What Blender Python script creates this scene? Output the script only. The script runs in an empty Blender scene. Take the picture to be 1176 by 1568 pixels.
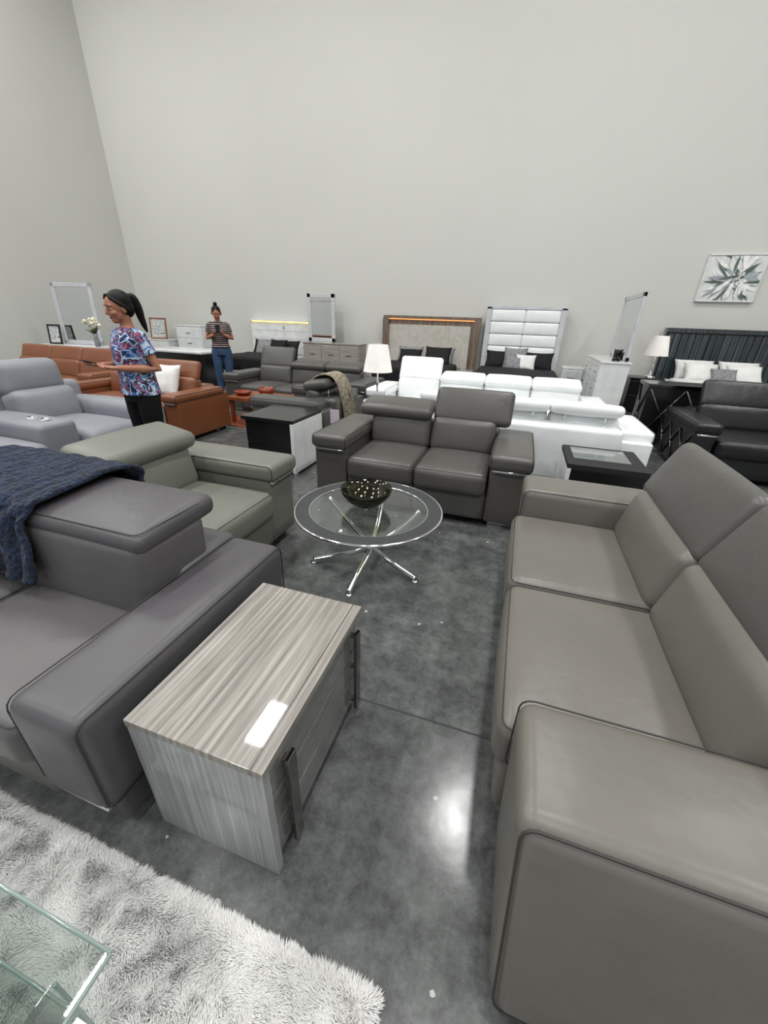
import bpy, bmesh, math, random
import numpy as np
from mathutils import Vector, Matrix, noise
random.seed(7); np.random.seed(7)
S=bpy.context.scene
pi=math.pi
# ------------------------------------------------------------------ materials
def srgb(c):
    return tuple(((v/255.)/12.92 if v/255.<=.04045 else ((v/255.+.055)/1.055)**2.4) for v in c)+(1,)
def newmat(name):
    m=bpy.data.materials.new(name);m.use_nodes=True
    nt=m.node_tree;b=nt.nodes['Principled BSDF'];return m,nt,b
def mk(name,col,rough=.5,metal=0,coat=0,var=.08,vs=6,bump=None,emit=None,sheen=0,spec=.5):
    m,nt,b=newmat(name)
    c=srgb(col)
    tc=nt.nodes.new('ShaderNodeTexCoord')
    n=nt.nodes.new('ShaderNodeTexNoise');n.inputs['Scale'].default_value=vs;n.inputs['Detail'].default_value=4
    nt.links.new(tc.outputs['Object'],n.inputs['Vector'])
    r=nt.nodes.new('ShaderNodeValToRGB');nt.links.new(n.outputs['Fac'],r.inputs['Fac'])
    r.color_ramp.elements[0].position=.3;r.color_ramp.elements[1].position=.7
    r.color_ramp.elements[0].color=tuple(v*(1-var) for v in c[:3])+(1,)
    r.color_ramp.elements[1].color=tuple(min(1,v*(1+var)) for v in c[:3])+(1,)
    nt.links.new(r.outputs['Color'],b.inputs['Base Color'])
    b.inputs['Roughness'].default_value=rough;b.inputs['Metallic'].default_value=metal
    b.inputs['Coat Weight'].default_value=coat;b.inputs['Specular IOR Level'].default_value=spec
    b.inputs['Coat Roughness'].default_value=.06
    if sheen: b.inputs['Sheen Weight'].default_value=sheen
    if bump:
        prev=None
        for (s,st,d) in bump:
            nn=nt.nodes.new('ShaderNodeTexNoise');nn.inputs['Scale'].default_value=s;nn.inputs['Detail'].default_value=3
            nt.links.new(tc.outputs['Object'],nn.inputs['Vector'])
            bp=nt.nodes.new('ShaderNodeBump');bp.inputs['Strength'].default_value=st;bp.inputs['Distance'].default_value=d
            nt.links.new(nn.outputs['Fac'],bp.inputs['Height'])
            if prev: nt.links.new(prev.outputs['Normal'],bp.inputs['Normal'])
            prev=bp
        nt.links.new(prev.outputs['Normal'],b.inputs['Normal'])
    if emit:
        b.inputs['Emission Color'].default_value=srgb(emit[0]);b.inputs['Emission Strength'].default_value=emit[1]
    return m
def leather(name,col,rough=.42):
    return mk(name,col,rough,var=.06,vs=3,bump=[(6,.4,.014),(260,.12,.002)])
L_taupe=leather('leather_taupe',(101,98,92),.36)
L_taupe2=leather('leather_taupe_dark',(81,79,76),.36)
L_char=leather('leather_graphite',(76,74,71),.36)
L_olive=leather('leather_olive_grey',(106,108,99),.43)
L_slate=leather('leather_slate',(74,72,75),.4)
L_slateL=leather('leather_slate_light',(86,84,85),.4)
L_white=leather('leather_white',(228,231,231),.3)
L_orange=leather('leather_cognac',(116,68,42),.38)
L_lgrey=leather('leather_light_grey',(126,128,135),.45)
L_black=leather('leather_black',(18,18,21),.33)
L_dark=leather('leather_charcoal',(70,69,66),.4)
M_seam=mk('seam_thread',(50,48,47),.6)
M_seamL=mk('seam_thread_pale',(150,152,155),.6)
M_chrome=mk('chrome',(235,235,238),.07,1,var=.01)
M_brush=mk('brushed_steel',(150,150,150),.28,1)
M_dkmetal=mk('dark_nickel',(78,76,75),.18,1)
M_handle=mk('polished_handle_steel',(135,133,131),.14,1)
M_black=mk('black_lacquer',(18,18,20),.25)
M_blackm=mk('black_matte',(18,18,20),.7)
M_white=mk('white_lacquer',(218,220,220),.22,coat=.3)
M_offwhite=mk('offwhite_fabric',(215,215,213),.85,bump=[(120,.3,.003)])
M_greyfab=mk('grey_fabric',(125,125,128),.9,vs=25,var=.35,bump=[(120,.3,.003)])
M_blackfab=mk('black_fabric',(18,18,22),.75,bump=[(12,.6,.03)],spec=.3)
M_mirror=mk('mirror_glass',(225,228,230),.02,1,var=0.01)
M_silver=mk('silver_frame',(196,198,201),.35,.25)
M_skin=mk('skin',(160,108,84),.5,var=.06,vs=20)
M_hair=mk('hair_dark',(13,10,9),.5,vs=60,var=.4,bump=[(90,.6,.006)],spec=.2)
M_lip=mk('lips',(135,62,58),.4)
M_eyew=mk('eye_white',(200,194,188),.2)
M_eyed=mk('eye_dark',(25,16,12),.15)
M_pants=mk('black_trousers',(15,15,18),.85,bump=[(8,.6,.02)],spec=.2)
M_jeans=mk('denim',(40,66,98),.85,vs=14,var=.3,bump=[(10,.5,.02)])
M_shade=mk('lamp_shade_fabric',(225,224,222),.8,emit=((255,246,232),.22))
M_woodor=mk('wood_orange',(130,70,40),.35,vs=8,var=.2)
M_pot=mk('ceramic_terracotta',(120,46,20),.3)
M_led=mk('led_strip_warm',(255,225,150),.5,emit=((255,214,120),2.2))
M_ledo=mk('led_strip_amber',(255,190,120),.5,emit=((255,160,90),.9))

def thinglass(name,tint,rough=.0,base=.045,edge=.55):
    m=bpy.data.materials.new(name);m.use_nodes=True;nt=m.node_tree;N=nt.nodes
    for n in list(N):N.remove(n)
    o=N.new('ShaderNodeOutputMaterial');t=N.new('ShaderNodeBsdfTransparent');g=N.new('ShaderNodeBsdfGlossy')
    t.inputs[0].default_value=srgb(tint);g.inputs['Roughness'].default_value=rough;g.inputs[0].default_value=(.95,.95,.95,1)
    f=N.new('ShaderNodeLayerWeight');f.inputs[0].default_value=.5
    p=N.new('ShaderNodeMath');p.operation='POWER';p.inputs[1].default_value=3.5;nt.links.new(f.outputs['Facing'],p.inputs[0])
    q=N.new('ShaderNodeMath');q.operation='MULTIPLY_ADD';q.inputs[1].default_value=edge;q.inputs[2].default_value=base;nt.links.new(p.outputs[0],q.inputs[0])
    mx=N.new('ShaderNodeMixShader')
    nt.links.new(q.outputs[0],mx.inputs[0]);nt.links.new(t.outputs[0],mx.inputs[1]);nt.links.new(g.outputs[0],mx.inputs[2]);nt.links.new(mx.outputs[0],o.inputs[0])
    return m
M_glass=thinglass('clear_glass',(243,247,246))
M_glassbowl=thinglass('olive_glass',(140,136,98),.08,.04,.3)
M_glasstint=thinglass('edge_glass',(238,242,240),.02,.06,.5)
M_ring=mk('smoked_ring',(56,58,59),.5,spec=.3)

def stripe(name,scale,c1,c2,c3,rough=.2,coat=.6,dist=.0,rot=(0,0,0),cr=.06):
    m,nt,b=newmat(name)
    tc=nt.nodes.new('ShaderNodeTexCoord');mp=nt.nodes.new('ShaderNodeMapping')
    mp.inputs['Scale'].default_value=scale;mp.inputs['Rotation'].default_value=rot
    nt.links.new(tc.outputs['Object'],mp.inputs['Vector'])
    n=nt.nodes.new('ShaderNodeTexNoise');n.inputs['Scale'].default_value=1;n.inputs['Detail'].default_value=6;n.inputs['Roughness'].default_value=.65
    nt.links.new(mp.outputs['Vector'],n.inputs['Vector'])
    r=nt.nodes.new('ShaderNodeValToRGB');nt.links.new(n.outputs['Fac'],r.inputs['Fac'])
    e=r.color_ramp.elements;e[0].position=.34;e[0].color=srgb(c1);e[1].position=.66;e[1].color=srgb(c3)
    k=e.new(.5);k.color=srgb(c2)
    nt.links.new(r.outputs['Color'],b.inputs['Base Color'])
    b.inputs['Roughness'].default_value=rough;b.inputs['Coat Weight'].default_value=coat;b.inputs['Coat Roughness'].default_value=cr
    return m
M_grain=stripe('grey_zebrano_gloss',(68,1.8,1.8),(98,92,87),(132,127,120),(162,158,151),.45,.45,cr=.04)
M_grainside=stripe('grey_zebrano_side',(75,1.6,2.0),(122,123,123),(147,149,150),(168,171,172),.35,.7)
M_draw=stripe('drawer_front_grey',(1.5,1.8,55),(92,92,90),(108,108,106),(124,124,122),.2,.8)
M_walnut=stripe('walnut_panel',(30,30,1.5),(76,62,52),(104,86,72),(128,110,94),.3)
M_dkslat=stripe('black_blue_slats',(22,22,.6),(22,27,31),(38,47,51),(66,76,80),.2)
M_greyw=stripe('grey_wash_wood',(2,2,40),(126,120,112),(146,141,133),(166,162,155),.3)

def concrete():
    m,nt,b=newmat('polished_concrete');N=nt.nodes;Lk=nt.links
    tc=N.new('ShaderNodeTexCoord')
    def nz(s,d=6,r=.6):
        n=N.new('ShaderNodeTexNoise');n.inputs['Scale'].default_value=s;n.inputs['Detail'].default_value=d;n.inputs['Roughness'].default_value=r
        Lk.new(tc.outputs['Object'],n.inputs['Vector']);return n
    a=nz(1.7,8,.7);r=N.new('ShaderNodeValToRGB');Lk.new(a.outputs['Fac'],r.inputs['Fac'])
    e=r.color_ramp.elements;e[0].position=.3;e[0].color=srgb((66,68,68));e[1].position=.72;e[1].color=srgb((99,101,100))
    c=nz(9,12,.85);r2=N.new('ShaderNodeValToRGB');Lk.new(c.outputs['Fac'],r2.inputs['Fac'])
    e=r2.color_ramp.elements;e[0].position=.38;e[0].color=(.5,.5,.5,1);e[1].position=.64;e[1].color=(1.6,1.6,1.6,1)
    mx=N.new('ShaderNodeMixRGB');mx.blend_type='MULTIPLY';mx.inputs[0].default_value=.95
    Lk.new(r.outputs['Color'],mx.inputs[1]);Lk.new(r2.outputs['Color'],mx.inputs[2])
    v=N.new('ShaderNodeTexVoronoi');v.voronoi_dimensions='2D';v.inputs['Scale'].default_value=3.0;Lk.new(tc.outputs['Object'],v.inputs['Vector'])
    sc=nz(2.3,1);d=nz(60,2);ad=N.new('ShaderNodeMath');ad.operation='MULTIPLY_ADD';ad.inputs[1].default_value=.05
    Lk.new(d.outputs['Fac'],ad.inputs[0]);Lk.new(v.outputs['Distance'],ad.inputs[2])
    mr=N.new('ShaderNodeMapRange');mr.inputs['From Min'].default_value=.42;mr.inputs['From Max'].default_value=.75;mr.inputs['To Min'].default_value=.02;mr.inputs['To Max'].default_value=.08
    Lk.new(sc.outputs['Fac'],mr.inputs['Value'])
    lt=N.new('ShaderNodeMath');lt.operation='LESS_THAN';Lk.new(ad.outputs[0],lt.inputs[0]);Lk.new(mr.outputs[0],lt.inputs[1])
    mx2=N.new('ShaderNodeMixRGB');mx2.inputs[2].default_value=srgb((165,167,165))
    Lk.new(lt.outputs[0],mx2.inputs[0]);Lk.new(mx.outputs[0],mx2.inputs[1])
    Lk.new(mx2.outputs[0],b.inputs['Base Color'])
    g=nz(7,6);rr=N.new('ShaderNodeMapRange');rr.inputs['To Min'].default_value=.09;rr.inputs['To Max'].default_value=.30
    Lk.new(g.outputs['Fac'],rr.inputs['Value']);Lk.new(rr.outputs[0],b.inputs['Roughness'])
    b.inputs['Specular IOR Level'].default_value=.42
    bn=nz(9,4);bp=N.new('ShaderNodeBump');bp.inputs['Strength'].default_value=.06;bp.inputs['Distance'].default_value=.01
    Lk.new(bn.outputs['Fac'],bp.inputs['Height']);Lk.new(bp.outputs['Normal'],b.inputs['Normal'])
    return m
M_conc=concrete()
M_joint=mk('floor_joint_filler',(50,52,52),.7)
M_wall=mk('wall_paint',(195,195,190),.75,var=.025,vs=.35,bump=[(90,.05,.003)])
M_ceil=mk('ceiling_white',(205,205,203),.9)

def voro_pattern(name,scale,cols,rough=.8,dist=1.5):
    m,nt,b=newmat(name);N=nt.nodes
    tc=N.new('ShaderNodeTexCoord');no=N.new('ShaderNodeTexNoise');no.inputs['Scale'].default_value=scale;no.inputs['Detail'].default_value=3;no.inputs['Distortion'].default_value=dist
    nt.links.new(tc.outputs['Object'],no.inputs['Vector'])
    r=N.new('ShaderNodeValToRGB');r.color_ramp.interpolation='CONSTANT';nt.links.new(no.outputs['Fac'],r.inputs['Fac'])
    e=r.color_ramp.elements
    pos=np.linspace(.36,.64,len(cols)-1)
    e[0].position=0;e[0].color=srgb(cols[0]);e[1].position=float(pos[0]);e[1].color=srgb(cols[1])
    for p,c in zip(pos[1:],cols[2:]):
        k=e.new(float(p));k.color=srgb(c)
    nt.links.new(r.outputs['Color'],b.inputs['Base Color']);b.inputs['Roughness'].default_value=rough
    return m
M_floral=voro_pattern('floral_blouse',15,[(22,24,50),(52,110,175),(180,195,212),(20,28,64),(150,64,90),(70,130,190),(18,18,42)],.8,.6)
M_art=mk('canvas_pale_grey',(206,208,206),.7,vs=5,var=.14)
M_photo=voro_pattern('framed_print',9,[(60,70,66),(200,196,188),(150,162,166),(206,204,200),(90,104,108)])
M_rugor=voro_pattern('orange_patterned_rug',14,[(104,44,16),(150,70,28),(60,30,18),(170,92,40)],.95)
M_glitz=voro_pattern('sequin_trim',60,[(30,30,32),(170,170,172),(60,60,62),(200,200,202)],.4)
M_marble=voro_pattern('beige_stone_panel',3,[(180,176,167),(184,180,172),(176,172,163),(188,184,177)],.4)
def zstripes():
    m,nt,b=newmat('striped_tshirt');N=nt.nodes
    tc=N.new('ShaderNodeTexCoord');w=N.new('ShaderNodeTexWave');w.bands_direction='Z';w.inputs['Scale'].default_value=9;w.inputs['Distortion'].default_value=.4
    nt.links.new(tc.outputs['Object'],w.inputs['Vector'])
    r=N.new('ShaderNodeValToRGB');r.color_ramp.interpolation='CONSTANT';nt.links.new(w.outputs['Fac'],r.inputs['Fac'])
    e=r.color_ramp.elements;e[0].color=srgb((30,22,30));e[1].position=.5;e[1].color=srgb((104,42,42));k=e.new(.8);k.color=srgb((160,156,156))
    nt.links.new(r.outputs['Color'],b.inputs['Base Color']);b.inputs['Roughness'].default_value=.85
    return m
M_tee=zstripes()
M_throwblue=mk('blue_knit',(19,34,58),.95,vs=45,var=.75,bump=[(60,1,.03)],sheen=.08)
M_throwbe=mk('beige_woven',(130,122,106),.95,vs=22,var=.5,bump=[(60,.8,.01)])
M_fur=mk('white_grey_fur',(220,219,217),.9,vs=4.5,var=.18,sheen=.2)

# ------------------------------------------------------------------ helpers
def group(name,loc=(0,0,0),rz=0):
    o=bpy.data.objects.new(name,None);S.collection.objects.link(o)
    o.location=loc;o.rotation_euler=(0,0,rz);o.empty_display_size=.1;return o
def fin(bm,name,mat,parent,smooth=True):
    bmesh.ops.recalc_face_normals(bm,faces=bm.faces[:])
    me=bpy.data.meshes.new(name);bm.to_mesh(me);bm.free()
    if smooth:
        for p in me.polygons:p.use_smooth=True
    o=bpy.data.objects.new(name,me);S.collection.objects.link(o)
    if mat:me.materials.append(mat)
    if parent:o.parent=parent
    return o
def axc(h,r,m):
    a=[-h,-h+r*.35,-h+r*.7,-h+r] if r>0 else [-h]
    n=m
    inner=[-(h-r)+2*(h-r)*k/(n+1) for k in range(1,n+1)]
    return a+inner+[-v for v in reversed(a)]
def rboxbm(c0,c1,r=.02,puff=(0,0,0),rot=None,m=4,bm=None,taper=None):
    c0=Vector(c0);c1=Vector(c1);c=(c0+c1)/2;h=(c1-c0)/2
    h=Vector((abs(h.x),abs(h.y),abs(h.z)));r=min(r,h.x*.98,h.y*.98,h.z*.98)
    ax=[axc(h[i],r,m) for i in range(3)]
    if bm is None:bm=bmesh.new()
    K=len(ax[0])
    vd={}
    def V(i,j,k):
        key=(i,j,k)
        if key in vd:return vd[key]
        p=Vector((ax[0][i],ax[1][j],ax[2][k]))
        q=Vector([max(-(h[a]-r),min(h[a]-r,p[a])) for a in range(3)])
        d=p-q
        if d.length>1e-9:p=q+d.normalized()*r
        u=[p[a]/h[a] for a in range(3)]
        pp=p.copy()
        for a in range(3):
            b_,c_=(a+1)%3,(a+2)%3
            pp[a]+=u[a]*puff[a]*max(0,(1-u[b_]**2))*max(0,(1-u[c_]**2))
        if taper: pp=Vector(taper(pp,u))
        if rot: pp=rot@pp
        vd[key]=bm.verts.new(pp+c);return vd[key]
    for a in range(3):
        b_,c_=(a+1)%3,(a+2)%3
        for s in (0,K-1):
            for i in range(K-1):
                for j in range(K-1):
                    idx=[]
                    for (di,dj) in ((0,0),(1,0),(1,1),(0,1)):
                        t=[0,0,0];t[a]=s;t[b_]=i+di;t[c_]=j+dj;idx.append(V(*t))
                    bm.faces.new(idx)
    return bm
def rb(name,c0,c1,mat,parent,r=.02,puff=(0,0,0),rot=None,m=3,taper=None):
    return fin(rboxbm(c0,c1,r,puff,rot,m,None,taper),name,mat,parent)
def sb(name,c0,c1,mat,parent,r=.004):
    return fin(rboxbm(c0,c1,r,(0,0,0),None,0),name,mat,parent,False)
def tubebm(bm,pts,rad,n=8,closed=False,fixed=None):
    pts=[Vector(p) for p in pts];rings=[]
    L=len(pts)
    if not isinstance(rad,(list,tuple)):rad=[rad]*L
    prevx=None
    for i,p in enumerate(pts):
        if closed:t=(pts[(i+1)%L]-pts[i-1])
        else:t=pts[min(i+1,L-1)]-pts[max(i-1,0)]
        t.normalize()
        if fixed is not None:
            xa=Vector(fixed);xa=(xa-t*xa.dot(t)).normalized()
        else:
            if prevx is None:
                xa=t.orthogonal().normalized()
            else:
                xa=(prevx-t*prevx.dot(t))
                xa=xa.normalized() if xa.length>1e-6 else t.orthogonal().normalized()
            prevx=xa
        ya=t.cross(xa)
        rr=rad[i]
        rx,ry=rr if isinstance(rr,(tuple,list)) else (rr,rr)
        rings.append([bm.verts.new(p+xa*math.cos(2*pi*k/n)*rx+ya*math.sin(2*pi*k/n)*ry) for k in range(n)])
    M=L if closed else L-1
    for i in range(M):
        A=rings[i];B=rings[(i+1)%L]
        for k in range(n):
            bm.faces.new((A[k],A[(k+1)%n],B[(k+1)%n],B[k]))
    if not closed:
        bm.faces.new(list(reversed(rings[0])));bm.faces.new(rings[-1])
def tube(name,pts,r,mat,parent,n=8,closed=False):
    bm=bmesh.new();tubebm(bm,pts,r,n,closed);return fin(bm,name,mat,parent)
def catmull(pts,n=6,closed=False):
    pts=[Vector(p) for p in pts];out=[];L=len(pts)
    for i in range(L if closed else L-1):
        if closed:p0,p1,p2,p3=pts[i-1],pts[i],pts[(i+1)%L],pts[(i+2)%L]
        else:p0,p1,p2,p3=pts[max(i-1,0)],pts[i],pts[i+1],pts[min(i+2,L-1)]
        for k in range(n):
            t=k/n
            out.append(.5*((2*p1)+(p2-p0)*t+(2*p0-5*p1+4*p2-p3)*t*t+(3*p1-p0-3*p2+p3)*t**3))
    if not closed:out.append(pts[-1])
    return out
def lathe(name,prof,mat,parent,loc=(0,0,0),n=48,smooth=True):
    bm=bmesh.new();rings=[]
    for r,z in prof:
        if r<1e-5:rings.append([bm.verts.new((loc[0],loc[1],loc[2]+z))])
        else:rings.append([bm.verts.new((loc[0]+r*math.cos(2*pi*k/n),loc[1]+r*math.sin(2*pi*k/n),loc[2]+z)) for k in range(n)])
    for A,B in zip(rings,rings[1:]):
        for k in range(n):
            a=[A[k%len(A)],A[(k+1)%len(A)]] if len(A)>1 else [A[0]]
            b=[B[(k+1)%len(B)],B[k%len(B)]] if len(B)>1 else [B[0]]
            bm.faces.new(a+b)
    return fin(bm,name,mat,parent,smooth)
def rectloop(plane,v,a0,a1,b0,b1,r):
    pts=[]
    for (ca,cb,st) in ((a1-r,b1-r,0),(a0+r,b1-r,1),(a0+r,b0+r,2),(a1-r,b0+r,3)):
        for k in range(4):
            an=(st+k/3)*pi/2
            pts.append((ca+r*math.cos(an),cb+r*math.sin(an)))
    if plane=='x':return [(v,a,b) for a,b in pts]
    if plane=='y':return [(a,v,b) for a,b in pts]
    return [(a,b,v) for a,b in pts]
def RX(d):return Matrix.Rotation(math.radians(d),3,'X')
def pillow(name,c,w,h,t,mat,parent,rot=None,n=12):
    bm=bmesh.new();c=Vector(c);g={}
    for s in (1,-1):
        for i in range(n+1):
            for j in range(n+1):
                u=2*i/n-1;v=2*j/n-1
                e=(i in(0,n)) or (j in (0,n))
                if e and s==-1:g[(s,i,j)]=g[(1,i,j)];continue
                k=1-.10*(1-u*u)*abs(v)**3; k2=1-.10*(1-v*v)*abs(u)**3
                z=s*t/2*(max(0,(1-u*u))*max(0,(1-v*v)))**.42
                z+=0.0 if e else s*.01*noise.noise(Vector((u*3,v*3,c.x*7)))
                p=Vector((u*w/2*k2,z,v*h/2*k))
                if rot:p=rot@p
                g[(s,i,j)]=bm.verts.new(p+c)
    for s in(1,-1):
        for i in range(n):
            for j in range(n):
                f=[g[(s,i,j)],g[(s,i+1,j)],g[(s,i+1,j+1)],g[(s,i,j+1)]]
                if s<0:f.reverse()
                try:bm.faces.new(f)
                except ValueError:pass
    return fin(bm,name,mat,parent)
def drape(name,path,x0,x1,mat,parent,nx=30,amp=.015,th=.012,ragged=.03,freq=5,axis='x'):
    P=catmull([(0,a,b) for a,b in path],8);bm=bmesh.new();g=[]
    L=len(P)
    for i in range(nx+1):
        u=i/nx;row=[]
        for j,p in enumerate(P):
            t=(P[min(j+1,L-1)]-P[max(j-1,0)]).normalized()
            nrm=Vector((0,-t.z,t.y))
            if nrm.z<0 and abs(nrm.z)>.3:nrm=-nrm
            f=amp*(math.sin(u*freq*2*pi+j*.12)+.6*noise.noise(Vector((u*7,j*.22,1.3))))
            edge=ragged*noise.noise(Vector((u*9,0,4)))*(1 if j in(0,L-1) else 0)
            xx=x0+(x1-x0)*u+.03*noise.noise(Vector((j*.15,u*2,9)))
            q=p+Vector((0,nrm.y*f,abs(f)*abs(nrm.z)+ (edge)))
            q.x=xx;row.append(bm.verts.new(q))
        g.append(row)
    for i in range(nx):
        for j in range(L-1):bm.faces.new((g[i][j],g[i+1][j],g[i+1][j+1],g[i][j+1]))
    o=fin(bm,name,mat,parent)
    md=o.modifiers.new('thick','SOLIDIFY');md.thickness=th;md.offset=0
    sub=o.modifiers.new('sub','SUBSURF');sub.levels=1;sub.render_levels=1
    return o

# ------------------------------------------------------------------ camera
F=600.;PITCH=math.radians(26.1);ROLL=math.radians(2.0);YAW=math.radians(17.4);H=1.5
f0=Vector((-math.sin(YAW)*math.cos(PITCH),math.cos(YAW)*math.cos(PITCH),-math.sin(PITCH)))
r0=Vector((math.cos(YAW),math.sin(YAW),0));u0=r0.cross(f0)
R_=r0*math.cos(ROLL)+u0*math.sin(ROLL);U_=-r0*math.sin(ROLL)+u0*math.cos(ROLL)
cd=bpy.data.cameras.new('camera');cam=bpy.data.objects.new('camera',cd);S.collection.objects.link(cam)
cd.sensor_width=36;cd.lens=36*F/1568;cd.clip_start=.02;cd.clip_end=200
mw=Matrix((( R_.x,U_.x,-f0.x,0),(R_.y,U_.y,-f0.y,0),(R_.z,U_.z,-f0.z,H),(0,0,0,1)))
cam.matrix_world=mw;S.camera=cam

# ------------------------------------------------------------------ room
WY=10.4;WX=-11.3;CZ=9.8;XR=9;YB=-9
sb('floor',(WX-.2,YB,-.2),(XR,WY+.2,0),M_conc,None,r=.001)
sb('wall_back',(WX-.2,WY,0),(XR,WY+.2,CZ),M_wall,None,r=.001)
sb('wall_left',(WX-.2,YB,0),(WX,WY,CZ),M_wall,None,r=.001)
sb('wall_right',(XR,YB,0),(XR+.2,WY+.2,CZ),M_wall,None,r=.001)
sb('ceiling',(WX-.2,YB,CZ),(XR+.2,WY+.2,CZ+.2),M_ceil,None,r=.001)
sb('trim_floor_joint',(WX,1.105,-.004),(XR,1.113,.0012),M_joint,None,r=.0003)
sb('trim_floor_joint_far',(WX,6.105,-.004),(XR,6.113,.0012),M_joint,None,r=.0003)
for lx in (-10.2,-4.95,.4,5.75):
    for ly in (-3.6,1.1,5.8):
        g=group('high_bay_light' ,(lx,ly,CZ-.35))
        sb('housing',(-.28,-.65,.02),(.28,.65,.1),M_white,g)
        tube('hanger_1',[(0,-.5,.1),(0,-.5,.35)],.01,M_brush,g);tube('hanger_2',[(0,.5,.1),(0,.5,.35)],.01,M_brush,g)
        ld=bpy.data.lights.new('lamp','AREA');ld.shape='RECTANGLE';ld.size=.5;ld.size_y=1.25
        ld.energy=208;ld.color=(1.0,.995,.98)
        lo=bpy.data.objects.new('lamp_panel',ld);S.collection.objects.link(lo);lo.parent=g;lo.location=(0,0,.0)
w=bpy.data.worlds.new('world');S.world=w;w.use_nodes=True
w.node_tree.nodes['Background'].inputs[0].default_value=(.93,.97,1,1);w.node_tree.nodes['Background'].inputs[1].default_value=.75

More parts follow.
